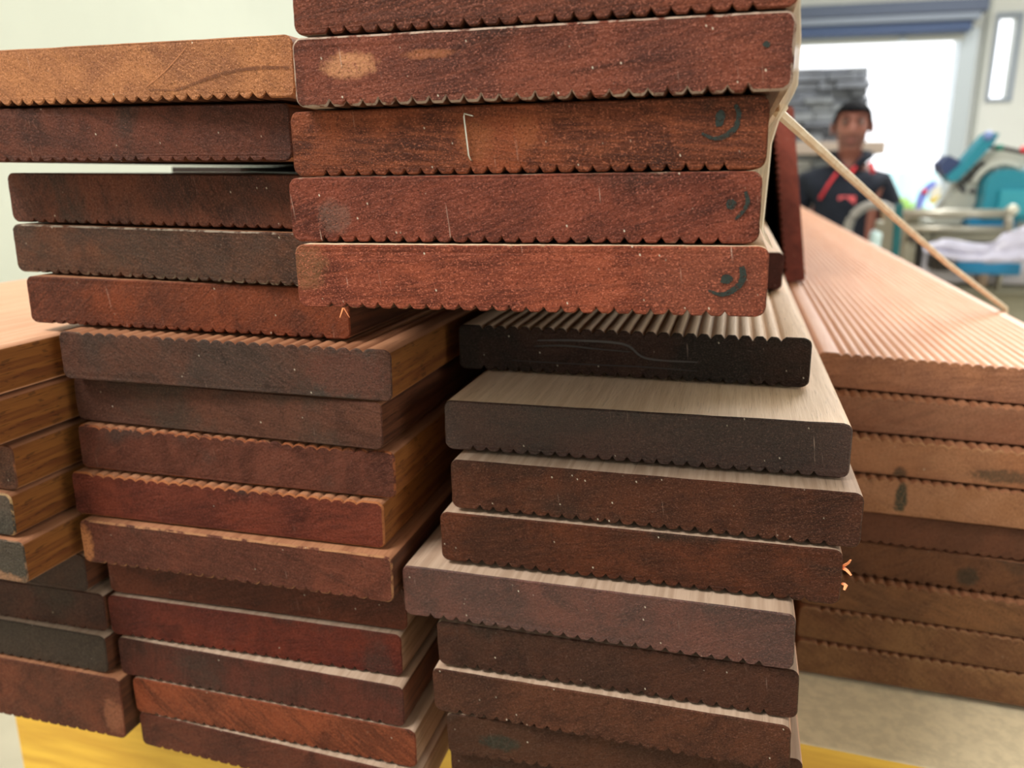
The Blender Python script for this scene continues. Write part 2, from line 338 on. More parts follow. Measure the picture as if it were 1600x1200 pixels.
# reeded side, end colours, options for the end, face and edge materials, label
SPEC = dict(
D0=('d', '5e3226', '7a4230', dict(stain=.25, rim='a8806c', cover=.35, dust=1.2, ang=.1), 'dusty', 'edgep', 'topmost reddish brown board of the high bundle, cut off by the picture top'),
D1=('d', '603228', '7c4434', dict(stain=.22, rim='d0b8a8', cover=.62, dust=1.3, ang=.12, patches=[(-.052, .0015, .009, .004, 'dc9a70', .9), (-.028, .0035, .008, .0016, 'c07850', .6)]), 'dusty', 'edgep', 'reddish brown board with an orange scuffed patch at its left end'),
D2=('d', '60301f', '8a4a2e', dict(stain=.30, rim='7c5244', cover=.3, dust=.8, ang=-.15, band=1.2, patches=[(-.011, 0, .006, .006, '9c5c38', .6), (.004, .001, .004, .005, 'a05a36', .55)]), 'dusty', 'edgep', 'reddish brown board with a bent steel staple and a round ink mark'),
D3=('d', '5c2c22', '7c4030', dict(stain=.30, rim='9c7a6c', cover=.35, dust=1.1, ang=.25, streak=.6, patches=[(-.0555, -.002, .006, .0055, '7c6258', .55)]), 'pale', 'edgep', 'red brown board with a faint ink mark, directly under the stapled one'),
D4=('d', '7e3c2c', '924c36', dict(stain=.08, rim='b08468', cover=.35, dust=1.4, ang=.05, patches=[(-.066, .003, .007, .008, '8f6a48', .5), (.055, 0, .022, .014, '6e4438', .45)]), 'pale', 'edgep', 'lowest board of the high bundle, warm red end with a dark green ink mark'),
E0=('n', '4c2822', '58302a', dict(stain=.3), 'pale', 'edgep', 'short dark end set far back between the high bundle and the lower pile'),
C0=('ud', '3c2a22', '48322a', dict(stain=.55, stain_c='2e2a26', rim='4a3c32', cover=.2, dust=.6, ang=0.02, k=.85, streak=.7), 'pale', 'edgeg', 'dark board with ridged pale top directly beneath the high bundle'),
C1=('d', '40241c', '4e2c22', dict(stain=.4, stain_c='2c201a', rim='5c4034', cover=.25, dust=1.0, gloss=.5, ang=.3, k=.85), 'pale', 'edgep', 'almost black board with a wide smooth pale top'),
C2=('d', '4a2a1e', '5c3422', dict(stain=.3, stain_c='3a2a22', rim='5e4030', cover=.2, dust=.8, ang=.2), 'dusty', 'edgep', 'dark brown board reaching furthest right, just below the smooth pale-topped one'),
C3=('d', '4a281a', '5e321e', dict(stain=.35, stain_c='33261e', rim='5c3a28', cover=.2, dust=.5, ang=.15), 'dusty', 'edgep', 'dark brown board with orange splinters on its right corner'),
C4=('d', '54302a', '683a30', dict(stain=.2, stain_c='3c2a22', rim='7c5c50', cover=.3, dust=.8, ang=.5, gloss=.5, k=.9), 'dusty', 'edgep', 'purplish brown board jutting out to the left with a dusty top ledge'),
C5=('d', '42281e', '4c2e22', dict(stain=.4, stain_c='2e241c', dust=.5), 'dusty', 'edgep', 'dark brown board tucked under the jutting purplish board'),
C6=('d', '4a2a1e', '5a3524', dict(stain=.4, stain_c='30261e', dust=.8, rim='6a4c3e', cover=.2), 'dusty', 'edgep', 'dark brown board with dusty top edge, second lowest in view of the lower right pile'),
C7=('d', '5c3420', '4a2e20', dict(stain=.35, stain_c='2c2820', dust=.6, patches=[(-.045, -.001, .009, .004, '24342c', .7)]), 'dusty', 'edgep', 'lowest board in view of the lower right pile, with a dark green smudge'),
L0=('d', '8a583e', 'a4704c', dict(stain=.02, stain_c='4c3428', rim='b8855e', cover=.3, dust=.5, ang=-.6, streak=.35), 'rust', 'edgeo', 'bright orange-tan board on top at the upper left'),
L1=('d', '50302a', '66392c', dict(stain=.35, stain_c='3c3430', rim='56382c', cover=.2, dust=.7, ang=-.4), 'rust', 'edged', 'dark brown board right under the orange-tan one'),
L2=('d', '52322a', '6e3f2e', dict(stain=.35, stain_c='40342e', rim='5a3e34', cover=.2, dust=.6, ang=-1.2), 'rust', 'edged', 'dark brown board below the wedge-shaped gap at the upper left'),
L3=('d', '4e3a32', '64402f', dict(stain=.45, stain_c='46392f', rim='b8a898', cover=.55, dust=.6, ang=-.5), 'rust', 'edged', 'grey brown board with crumbs of dust along its scalloped underside, upper left pile'),
L4=('d', '5c3226', '7c4028', dict(stain=.12, stain_c='4a342a', rim='744030', cover=.25, dust=.5, ang=.7), 'rust', 'edged', 'rusty red board at the foot of the upper left pile'),
B0=('u', '4a3a34', '5a3c32', dict(stain=.55, stain_c='4a423c', rim='7c6454', cover=.35, dust=.5, ang=-.6, patches=[(.053, 0, .018, .010, '6e4034', .7)]), 'rust', 'edgeo', 'grey brown board with a ridged top, topmost of the middle pile'),
B1=('n', '54342a', '5e3c30', dict(stain=.45, stain_c='443830', rim='66402c', cover=.3, dust=.4, ang=-.3), 'rust', 'edged', 'plain grey brown board second from top of the middle pile'),
B2=('u', '5a2e22', '663a2e', dict(stain=.42, stain_c='443630', rim='a8623c', cover=.62, dust=.3, ang=.5), 'rust', 'edgeo', 'brown board with scalloped top edge, third from top of the middle pile'),
B3=('u', '5a261c', '6e3426', dict(stain=.15, stain_c='443430', rim='ba7448', cover=.72, dust=.4, ang=.2), 'rust', 'edgeo', 'red board with bright orange scalloped top edge in the middle pile'),
B4=('d', '5c3024', '6a3a2c', dict(stain=.25, stain_c='44342c', rim='c08a62', cover=.6, dust=.5, ang=-.3, patches=[(-.0685, -.001, .0045, .0095, 'c07c4e', .9)]), 'rust', 'edged', 'red brown board with worn orange left corner in the middle pile'),
B5=('n', '54291c', '643424', dict(stain=.3, stain_c='43322a', dust=.5, ang=.2), 'rust', 'edgeg', 'reddish board recessed beneath the one with the worn orange corner'),
B6=('d', '541f18', '662a1c', dict(stain=.2, stain_c='40302a', rim='5a3a30', cover=.2, dust=.4, ang=.15), 'dusty', 'edgeg', 'deep red board with a dusty top line, fourth from the bottom of the middle pile'),
B7=('d', '4c2a22', '5a2c22', dict(stain=.35, stain_c='42342e', rim='664436', cover=.3, dust=.3, ang=1.4), 'dusty', 'edged', 'dull maroon board third from the bottom of the middle pile'),
B8=('d', '6a3420', '84442a', dict(stain=.2, stain_c='3c2820', rim='6a3c28', cover=.2, dust=.3, ang=-.75, streak=1.0), 'dusty', 'edgeg', 'orange brown board with slanting saw streaks near the bottom of the middle pile'),
B9=('d', '50281e', '5e3224', dict(stain=.3, stain_c='3e302a', dust=.3, ang=.3), 'dusty', 'edgeg', 'bottom board of the middle pile, resting on the yellow beam'),
A0=('n', '5a3a2c', '6e4632', dict(stain=.3), 'tan', 'edgeo', 'top board of the far left pile showing a light tan top'),
A1=('n', '5a3a2c', '6e4632', dict(stain=.3), 'rust', 'edgeo', 'second board of the far left pile, pitted brown edge'),
A2=('n', '5c4036', '7a4c38', dict(stain=.35, stain_c='4a4440', rim='b07048', cover=.5), 'rust', 'edgeo', 'third board of the far left pile, orange edge and rounded reddish corner'),
A3=('n', '4a4640', '544a42', dict(stain=.7, stain_c='4c4238', rim='d0a878', cover=.55), 'rust', 'edgeo', 'fourth board of the far left pile, grey end with a pale chipped corner'),
A4=('n', '4a4640', '544a42', dict(stain=.7, stain_c='4c4238', rim='a07a60', cover=.5, patches=[(.05, -.008, .022, .0035, 'b08060', .8)]), 'rust', 'edgeo', 'grey-ended board jutting out of the far left pile, tan crust below'),
A5=('n', '46342c', '4e342a', dict(stain=.55, stain_c='40342c', dust=.2), 'dusty', 'edged', 'dark recessed board under the jutting grey end at the far left'),
A6=('d', '4a2e26', '54342a', dict(stain=.35, stain_c='40342c', dust=.2), 'dusty', 'edged', 'dark brown board with black notches below, third from bottom at the far left'),
A7=('d', '463a32', '4c3c32', dict(stain=.6, stain_c='443830', dust=.3), 'dusty', 'edged', 'charcoal brown board second from bottom of the far left pile'),
A8=('d', '5a3224', '6c3c2a', dict(stain=.15, stain_c='46362c', rim='8c5c40', cover=.25, dust=.3, patches=[(.060, -.004, .006, .010, 'a06448', .7)]), 'rust', 'edged', 'thickest board, lowest of the far left pile above the yellow beam'),
R0=('u', '8a5e48', '9a6a50', dict(stain=.05, rim='c08a66', cover=.5, dust=.2, ang=.12, gloss=.2), 'tan', 'edgep', 'long light tan board with ridged top running towards the man'),
R1=('u', '8c6048', '7c523e', dict(stain=.1, rim='8c6048', cover=.3, dust=.2, gloss=.2), 'rust', 'edgeo', 'light brown board directly under the long ridged one'),
R2=('u', '9a6c4e', '8e6044', dict(stain=.1, rim='c09068', cover=.6, dust=.2, ang=.1, gloss=.2, patches=[(-.028, -.008, .004, .004, '2c3026', .8), (.018, -.004, .016, .004, '3a3a2c', .7)]), 'rust', 'edgeo', 'third board of the far right pile, even tan grain with dark smudges'),
R3=('u', '9c6e50', '8a6044', dict(stain=.08, rim='a87c58', cover=.5, dust=.2, ang=-.5, gloss=.2, patches=[(-.027, 0, .0035, .009, '24382c', .95)]), 'rust', 'edgeo', 'board in the far right pile with a dark green triangular smudge'),
R4=('d', '6e422c', '5c3826', dict(stain=.15, dust=.1, gloss=.2), 'rust', 'edgeo', 'smooth darker brown board midway in the far right pile'),
R5=('d', '5c3c28', '6a442c', dict(stain=.3, stain_c='30281e', dust=.2, gloss=.2, patches=[(.010, -.002, .006, .006, '2a3024', .7)]), 'rust', 'edgeo', 'dark brown board under black notches, fourth from bottom at the far right'),
R6=('u', '6e4a30', '7e5638', dict(stain=.15, stain_c='42321f', rim='9c7452', cover=.5, dust=.2, ang=-.4, gloss=.2), 'rust', 'edgeo', 'third board from the bottom of the far right pile'),
R7=('u', '70482e', '866040', dict(stain=.2, stain_c='42321f', rim='a87a58', cover=.7, dust=.2, ang=-.7, gloss=.2), 'rust', 'edgeo', 'second board from the bottom of the far right pile'),
R8=('u', '744c32', '8a6444', dict(stain=.15, stain_c='42321f', rim='a87c58', cover=.7, dust=.2, ang=-.7, gloss=.2), 'rust', 'edgeo', 'bottom board of the far right pile on the pale beam top'))
BO = {}
def add_board(key, seed):
    x, y, z, ro, ya, wd, t = POS[key]; reed, c1, c2, kw, face, edge, lab = SPEC[key]
    if key[0] == 'C': kw['k'] = kw.get('k', 1.0)*.88  # lower right pile: shade under the overhang darkened into the end colours
    if key[0] == 'R': kw.update(k=1.42 if key < 'R4' else 1.12, warm=.92)
    if key[0] == 'D': kw['streak'] = kw.get('streak', .5)+.35
    if key == 'L0': kw.update(k=1.42, warm=.96)
    if key[0] == 'R' or key == 'L0': kw['mott'] = .35
    rim = kw.pop('rim', None); cover = kw.pop('cover', .3)
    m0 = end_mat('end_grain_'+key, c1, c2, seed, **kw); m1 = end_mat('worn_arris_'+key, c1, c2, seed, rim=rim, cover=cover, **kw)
    hw = {'B': .0026 if 'u' in reed else .0015, 'R': .0026, 'L': .0014 if key != 'L0' else .0024, 'C': .0016, 'A': .0013}.get(key[0], .0014)
    tr = t+(.0001 if key[0] == 'D' else -.0003)
    bm = bmesh.new(); board_mesh(bm, wd, tr, reed, ya, dep={'R': .0014, 'B': .0013, 'C': .0017, 'L': .0014, 'A': .0013}.get(key[0], .0016)+(.0004 if key == 'L0' else 0), length=(2.45 if key[0] != 'R' else 2.5)+random.Random(seed).uniform(-.1, .1), seed=seed, hw=hw, chamf=.0006 if rim and cover > .5 else .0004)
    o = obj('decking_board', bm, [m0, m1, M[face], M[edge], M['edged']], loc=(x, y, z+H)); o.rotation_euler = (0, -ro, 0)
    tag(o, lab, 'wooden board', GRP['D' if key == 'E0' and False else ('C' if key == 'E0' else key[0])]); BO[key] = o
    return o
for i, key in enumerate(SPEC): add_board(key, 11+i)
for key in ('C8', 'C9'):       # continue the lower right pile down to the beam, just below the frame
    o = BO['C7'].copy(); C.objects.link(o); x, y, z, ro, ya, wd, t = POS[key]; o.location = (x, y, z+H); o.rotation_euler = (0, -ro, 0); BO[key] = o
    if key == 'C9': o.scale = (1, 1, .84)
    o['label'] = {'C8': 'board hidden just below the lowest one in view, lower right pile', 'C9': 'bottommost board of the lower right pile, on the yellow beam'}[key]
# boards standing on edge behind the bundle
def upright(key, c, y, wd, t, lean, reed, c1, c2, lab, seed):
    m0 = end_mat('end_grain_'+key, c1, c2, seed, stain=.1, dust=.6, gloss=.3)
    bm = bmesh.new(); board_mesh(bm, wd, t, reed, 0, 1.5, seed, hw=.0022)
    o = obj('decking_board', bm, [m0, m0, M['rust'], M['edged'], M['edged']], loc=(c[0], y, c[1]+H)); o.rotation_euler = (0, math.pi/2+lean, 0)
    tag(o, lab, 'wooden board', 'decking boards stood on edge behind the bundle'); return o
upright('upright_red', (.0432, -.0190), .73, .143, .0165, -.150, 'd', '7a3a30', '8c463a', 'reddish board standing on edge between the high bundle and the man', 71)
upright('upright_dark', (.0195, -.0050), .75, .070, .0140, 0, 'n', '2c1c1c', '342222', 'near-black narrow board on edge in the gap beside the high bundle', 72)

# thin dark packer that holds the two upper boards off the left pile
xl = at(268, 262, .44).x; zt_ = -.0100+.00985+H; zb_ = .0135-.0097+H
bm = bmesh.new(); box(bm, (xl, .44, zt_+.0003), (-.148, .52, zb_-.0002), 0, .0003)
tag(obj('packing_strip', bm, plain('dark_packer', '241a16', .8)), 'thin dark packing strip deep in the wedge gap of the upper left pile', 'packer')
# ---- things fixed to single boards
def local(key, px, py, out=.00025):
    x, y, z, ro, ya, wd, t = POS[key]; Y = y
    for _ in range(6):
        p = at(px, py, Y-out); Y = y+math.tan(ya)*(p.x-x)
    o = BO[key]; return Matrix.Rotation(-ro, 4, 'Y').inverted() @ (p-Vector((x, y, z+H)))
s = NT('dark_green_ink', .7); f = s.noise(s.coord(), 900, 4, .7); s.col(lin('16221f', 1.0)); s.put(s.b.inputs['Alpha'], s.ramp(f, .30, .52, .25, .97)); m_ink = s.m
def ribbon(key, name, pts, wid, mat, label=None, out=.00015):
    bm = bmesh.new(); Q = [local(key, px, py, out) for px, py in pts]
    P = []
    for i in range(len(Q)-1):
        p0 = Q[max(i-1, 0)]; p1 = Q[i]; p2 = Q[i+1]; p3 = Q[min(i+2, len(Q)-1)]
        for k in range(6):
            t = k/6; P.append(.5*((2*p1)+(-p0+p2)*t+(2*p0-5*p1+4*p2-p3)*t*t+(-p0+3*p1-3*p2+p3)*t**3))
    P.append(Q[-1]); n = len(P); prev = None
    for i, p in enumerate(P):
        d = (P[min(i+1, n-1)]-P[max(i-1, 0)]); d.y = 0; d.normalize(); nn = Vector((-d.z, 0, d.x))
        ww = (wid[0]+(wid[1]-wid[0])*i/(n-1))*(.55+.45*math.sin(math.pi*min(1, (i+.6)/(n)*1.0)))*(1+.25*mnoise.noise(p*2500))*.5
        a = bm.verts.new(p+nn*ww); b = bm.verts.new(p-nn*ww)
        if prev: bm.faces.new((prev[0], a, b, prev[1]))
        prev = (a, b)
    o = obj(name, bm, mat, BO[key])
    if label: o['label'] = label
    return o
def blob(key, name, px, py, rx, ry, ang, mat):
    bm = bmesh.new(); vs_ = []
    for k in range(22):
        a = 2*math.pi*k/22; r = 1+.28*mnoise.noise(Vector((math.cos(a)*1.7, math.sin(a)*1.7, px)))
        dx, dy = rx*r*math.cos(a), ry*r*math.sin(a); vs_.append(bm.verts.new(local(key, px+dx*math.cos(ang)-dy*math.sin(ang), py+dx*math.sin(ang)+dy*math.cos(ang), .00015)))
    bm.faces.new(vs_); return obj(name, bm, mat, BO[key])
def zc(x, y, ox, oy, sc): return (ox+x/sc, oy+y/sc)
ribbon('D2', 'ink_mark', [zc(*q, 1080, 160, 8.57) for q in ((590, 30), (640, 150), (605, 310), (540, 390), (420, 465), (290, 480), (140, 415))], (.0017, .0012), m_ink, 'dark green curved pen stroke')
blob('D2', 'ink_mark', *zc(385, 215, 1080, 160, 8.57), 7.5, 14, .25, m_ink)
ribbon('D3', 'ink_mark', [zc(*q, 1080, 280, 5.454) for q in ((462, 105), (482, 190), (452, 260), (375, 345))], (.0014, .001), m_ink, 'dark green curved pen stroke')
blob('D3', 'ink_mark', *zc(340, 215, 1080, 280, 5.454), 8, 8, 0, m_ink)
ribbon('D4', 'ink_mark', [zc(*q, 1080, 280, 5.454) for q in ((430, 745), (442, 840), (385, 925), (270, 982), (145, 950))], (.0024, .001), m_ink, 'dark green curved pen stroke')
blob('D4', 'ink_mark', *zc(305, 852, 1080, 280, 5.454), 10, 7, -.35, m_ink)
blob('D1', 'ink_mark', 1198, 69, 6, 5, 0, m_ink)
s = NT('dark_vein', .6); s.col(lin('5a3018', 1.5)); s.put(s.b.inputs['Alpha'], s.ramp(s.noise(s.coord(), 700, 4, .7), .3, .6, .1, .8)); m_vein = s.m
ribbon('L0', 'grain_crack', [(232, 140), (275, 140), (315, 126), (360, 112), (405, 106), (452, 106)], (.0006, .0016), m_vein, 'brown curving crack')
ribbon('L0', 'grain_crack', [(228, 136), (250, 118), (270, 98), (292, 72)], (.0003, .0003), plain('raw_orange', 'b4744c', .6))
s = NT('pitch_streak', .35); s.col(lin('1c1010', 1.0)); m_pitch = s.m
ribbon('C0', 'pitch_streak', [(835, 541), (880, 540), (930, 545), (985, 550)], (.0007, .0005), m_pitch)
ribbon('C0', 'pitch_streak', [(800, 563), (850, 566), (930, 570), (1000, 573), (1090, 580)], (.0005, .0007), m_pitch)
ribbon('C0', 'pitch_streak', [(840, 532), (900, 532), (975, 538), (1010, 560), (1090, 566)], (.0008, .0009), plain('glossy_resin', '383030', .4))
# staple
m_steel = plain('staple_steel', 'c8c4ba', .3, .9)
P = [local('D2', px, py, o_) for px, py, o_ in ((741, 182, -.001), (738, 181, .0006), (725, 177, .0010), (725, 182, .0011), (732, 243, .0011), (735, 249, .0009), (740, 252, -.001))]
bm = bmesh.new(); tube(bm, P, .00024, 8); so = obj('staple', bm, m_steel, BO['D2'], smooth=True); so['label'] = 'bent steel staple'
# splinters
m_spl = plain('splinter_orange', 'd8875a', .6, k=1.3)
def splint(key, paths, mat=m_spl, r=.0005):
    bm = bmesh.new()
    for pa in paths: tube(bm, [local(key, *q) for q in pa], [r*(1.0-.55*i/(len(pa)-1)) for i in range(len(pa))], 5, flat=.5)
    return obj('splinter', bm, mat, BO[key])
splint('C3', [[(1318, 884, -.002), (1325, 880, 0), (1329, 875, .001)], [(1318, 888, -.002), (1324, 892, 0), (1330, 899, .001)], [(1317, 912, -.002), (1322, 915, 0), (1319, 922, .001)]], r=.0009)
splint('D4', [[(536, 481, .0006), (531, 496, .001)], [(537, 481, .0008), (546, 496, .001)]], r=.0003)

# ------------------------------------------------------------ beam under the stacks
s = NT('yellow_paint', .55); f = s.noise(s.coord((0, 0, 0), (0, 0, 0), (8, 60, 90)), 1, 4, .6)
s.col(s.mix(s.ramp(f, .35, .65), lin('dcb040', 1.1), lin('c89834', 1.05))); m_yel = s.m
m_btop = plain('beam_pale_top', 'dccdb0', .7, k=1.15, noise=(150, .16))
TR = -.0350
e = empty('support_trestle', (0, .36, 0), 'yellow painted beam trestle carrying all the board piles', 'trestle')
def beam(y0, y1, x1):
    bm = bmesh.new(); box(bm, (-.437, y0, -.15), (x1, y1, 0), 0, .0015)
    for f in bm.faces:
        if f.normal.z > .9 or f.calc_center_median().z > -.0005: f.material_index = 1
    for v in bm.verts: v.co.z += H-.2661+TR*(v.co.x)
    o = obj('beam', bm, [m_yel, m_btop], e); o.location = (0, -.36, 0); return o
beam(.362, .62, .62); beam(1.7, 1.9, .26)
for y in (.5, 1.8):
    for x in (-.38, .55 if y < 1 else .2):
        bm = bmesh.new(); box(bm, (x-.03, y-.36-.03, 0), (x+.03, y-.36+.03, H-.2661-.149+TR*x-.0015), bev=.003); obj('leg', bm, m_yel, e)

# ------------------------------------------------------------ plastic wrap and strap
s = NT('cloudy_plastic_wrap', .3); fn = s.noise(s.coord((0, 0, 0), (0, 0, 0), (60, 30, 60)), 1, 3)
s.col((.90, .80, .68, 1)); tl = s.n.new('ShaderNodeBsdfTranslucent'); tl.inputs[0].default_value = (.80, .70, .54, 1); tp = s.n.new('ShaderNodeBsdfTransparent')
m1_ = s.n.new('ShaderNodeMixShader'); m1_.inputs[0].default_value = .55; s.l.new(s.b.outputs[0], m1_.inputs[1]); s.l.new(tl.outputs[0], m1_.inputs[2])
m2_ = s.n.new('ShaderNodeMixShader'); s.l.new(s.ramp(fn, .3, .7, .3, .6), m2_.inputs[0]); s.l.new(m1_.outputs[0], m2_.inputs[1]); s.l.new(tp.outputs[0], m2_.inputs[2])
s.l.new(m2_.outputs[0], s.n['Material Output'].inputs[0]); m_wrap = s.m
bm = bmesh.new(); cols = []
prof = [at(1249, -30, .2335), at(1248, 16, .2335), at(1249, 60, .2335), at(1244, 132, .2335), at(1238, 146, .2335), at(1215, 187, .234), at(1203, 225, .2345), at(1199.5, 264, .2345), at(1194.5, 310, .234), at(1189.5, 360, .233), at(1194, 374, .232), at(1205, 388, .232)]
for i, p in enumerate(prof):
    row = []
    for k in range(12):
        yy = k*.05; q = p+Vector((.0002+.0006*mnoise.noise(Vector((i*.8, yy*9, 2)))*(k > 0), yy, 0)); 
        row.append(bm.verts.new(q))
    cols.append(row)
for i in range(len(cols)-1):
    for k in range(11): bm.faces.new((cols[i][k], cols[i+1][k], cols[i+1][k+1], cols[i][k+1]))
o = obj('plastic_wrap', bm, m_wrap, smooth=True); md = o.modifiers.new('t', 'SOLIDIFY'); md.thickness = .0003; md.offset = 1
tag(o, 'cloudy plastic film stretched down the right side of the high bundle', 'packaging film')
m_strap = long_mat('cream_strap', 'efe2cc', 'e2ccb0', 9, 'caa98c', .3, .5)
bm = bmesh.new(); a = at(1208, 168, .34); b = at(1300, 251, .42); c = at(1400, 342, .52); d = at(1478, 410, .595); e2 = Vector((.1890, .64, -.0945+H)); d2 = Vector((.1922, .645, -.120+H)); d3 = Vector((.1922, .65, -.2550+H))
tube(bm, [Vector((.0155, .335, .0235+H)), a, b, c, d, e2+Vector((.0005, 0, .002)), d2, d3], [.0019, .0024, .0024, .0023, .0022, .0021, .0017, .0017], 6, flat=.75)
tag(obj('strap', bm, m_strap), 'cream packing strap running diagonally from the high bundle over the light tan board', 'strap')

# ------------------------------------------------------------ stone display wall
m_st1 = plain('stone_dark', '70747e', .85, noise=(6, .35)); m_st2 = plain('stone_mid', '7e8288', .85, noise=(6, .3)); m_st3 = plain('stone_light', 'a8a8a8', .85, noise=(6, .3))
rnd = random.Random(5); e = empty('stone_pillar', (.4, 6, 0), 'dark grey stacked-stone display pillar behind the man', 'pillar')
def stones(z0, z1, x0, x1, mats):
    bm = bmesh.new(); box(bm, (x0-.4, .05, z0), (x1-.45, .3, z1), 0); z = z0
    while z < z1-.01:
        h = min(rnd.uniform(.03, .065), z1-z); x = x0-.4-rnd.uniform(0, .1)
        while x < x1-.4:
            l = rnd.uniform(.10, .26); xe = min(x+l, x1-.4+rnd.uniform(-.02, .015)); 
            if xe-x > .02: box(bm, (x, rnd.uniform(-.04, .02), z+.004), (xe-.006, .33, z+h-.003), rnd.randrange(len(mats)), .006)
            x += l
        z += h
    return bm
zt = at(1362, 103, 6).z; zs = at(1360, 229, 6).z
obj('stone_cladding', stones(zs+.03, zt, -.7, .80, [m_st1, m_st1, m_st2]), [m_st1, m_st1, m_st2], e)
obj('stone_cladding', stones(0, zs-.05, -.7, .66, [m_st2, m_st3, m_st3]), [m_st2, m_st3, m_st3], e)['label'] = 'lighter grey stacked stone below the shelf'
bm = bmesh.new(); box(bm, (-1.1, -.12, zs-.05), (at(1379, 232, 6).x-.4, .34, zs+.03), 0, .008); obj('shelf', bm, plain('shelf_stone', '9a8b80', .7), e)

# ------------------------------------------------------------ saw, bench and shop gear
YS = 2.3
def P2(px, py, Y=YS): q = at(px, py, Y); return (q.x, q.z)
m_teal = plain('teal_plastic', '1c7f96', .4, k=1.1); m_teal2 = plain('teal_plastic_light', '2f92a6', .45, k=1.1); m_navy = plain('dark_navy_plastic', '30406c', .45); m_gd = plain('grey_cast_metal', 'b4b6b0', .45, .2); m_sil = plain('silver_metal', 'b8b6ae', .35, .6)
m_red = plain('red_plastic', 'e0404a', .4, k=1.1); m_yb = plain('yellow_plastic', 'e8cf40', .4); m_bei = plain('beige_machine_paint', '9a988a', .5, noise=(6, .1)); m_blu = plain('blue_painted_strip', '1478a8', .45); m_dk = plain('dark_rubber', '3c3838', .7); m_scr = plain('screw_black', '40404a', .5)
m_lil = plain('lilac_plastic_sheet', 'c4c4dc', .35, noise=(12, .12)); m_cy = plain('cyan_plastic', '20b8e0', .4, k=1.1)
e = empty('mitre_saw', (at(1540, 330, YS).x, YS, at(1540, 340, YS).z), 'teal and grey mitre saw on the bench at the right edge', 'power saw')
def sub(name, bm, m, par=None, label=None, smooth=False):
    for v in bm.verts: v.co -= e.location
    o = obj(name, bm, m, par or e, smooth); 
    if label: o['label'] = label
    return o
cx, cy = 1566, 302
def arc(r, a0, a1, n): return [(cx+r*math.cos(R(a0+(a1-a0)*i/n)), cy-r*math.sin(R(a0+(a1-a0)*i/n))) for i in range(n+1)]
pts = arc(69, 50, 172, 18)+[(1478, 320), (1455, 350), (1500, 350), (1524, 318)]+arc(40, 172, 50, 14)
bm = bmesh.new(); plate(bm, [P2(*q) for q in pts], YS, YS+.09); sub('blade_guard', bm, m_gd)
bm = bmesh.new(); plate(bm, [P2(*q) for q in arc(52, 60, 160, 12)+arc(45, 160, 60, 12)], YS-.012, YS+.001); sub('guard_rib', bm, plain('light_cast_metal', 'cccdc6', .45, .2))
for q in ((1519, 298), (1564, 270), (1504, 296)):
    bm = bmesh.new(); x, z = P2(*q); tube(bm, [(x, YS-.008, z), (x, YS+.001, z)], .006, 10); sub('screw', bm, m_scr)
bm = bmesh.new(); plate(bm, [P2(*q) for q in ((1474, 276), (1482, 285), (1492, 282), (1524, 250), (1548, 224), (1556, 209), (1540, 208), (1520, 230), (1500, 254))], YS-.03, YS+.04); sub('handle_arm', bm, m_teal)
bm = bmesh.new(); plate(bm, [P2(*q) for q in ((1466, 256), (1480, 243), (1498, 252), (1492, 268), (1478, 276), (1468, 268))], YS-.02, YS+.06); sub('trigger_grip', bm, m_navy)
x, z = P2(1539, 213); bm = bmesh.new(); ico(bm, (x, YS-.03, z), .012); sub('lock_knob', bm, plain('pale_blue_plastic', '7c94d0', .4), smooth=True)
bm = bmesh.new(); plate(bm, [P2(*q) for q in arc(38, 60, 165, 10)+[(1526, 318), (1520, 340), (1612, 345), (1612, 262)]], YS-.06, YS+.12); mo = sub('motor_housing', bm, m_teal)
bm = bmesh.new(); x0, z0 = P2(1545, 335, YS); x1, z1 = P2(1592, 296, YS); box(bm, (x0, YS-.075, z0), (x1, YS-.058, z1), 0, .004); sub('vent_cover', bm, m_teal2)
bm = bmesh.new(); tube(bm, [at(1545, 231, YS), at(1562, 230, YS), at(1590, 236, YS), at(1604, 240, YS)], .005, 8); sub('carry_cable', bm, m_dk, smooth=True)
x, z = P2(1561, 230); bm = bmesh.new(); ico(bm, (x, YS, z), .010, 2, (1.2, 1, .8)); sub('hinge_cap', bm, plain('green_teal_cap', '1c8878', .4), smooth=True)
x, z = P2(1600, 234); bm = bmesh.new(); ico(bm, (x, YS, z), .010); sub('release_button', bm, m_red, smooth=True)
bm = bmesh.new(); plate(bm, [P2(*q) for q in ((1434, 312), (1440, 298), (1452, 287), (1461, 282), (1463, 290), (1452, 298), (1446, 312), (1440, 326), (1432, 326))], YS, YS+.02); lg = sub('lower_guard', bm, plain('blue_clear_guard', '7c8ce0', .3, k=1.2))
x, z = P2(1444, 299); bm = bmesh.new(); ico(bm, (x, YS-.006, z), .007); sub('red_pin', bm, m_red, smooth=True)
bm = bmesh.new(); plate(bm, [P2(*q) for q in ((1456, 294), (1468, 290), (1470, 300), (1462, 314), (1456, 318), (1451, 314))], YS-.01, YS+.01); sub('depth_stop', bm, plain('white_plastic', 'f4f4ec', .4))
bm = bmesh.new(); plate(bm, [P2(*q) for q in ((1452, 312), (1468, 304), (1462, 314), (1456, 319), (1451, 316))], YS-.014, YS-.009); sub('depth_stop_tip', bm, m_yb)
bm = bmesh.new(); a = at(1450, 345, YS); b = at(1612, 345, YS); box(bm, (a.x, YS+.03, at(1500, 361, 2.32).z+.0008), (b.x, YS+.26, a.z+.002), 0, .004); sub('base', bm, m_gd)
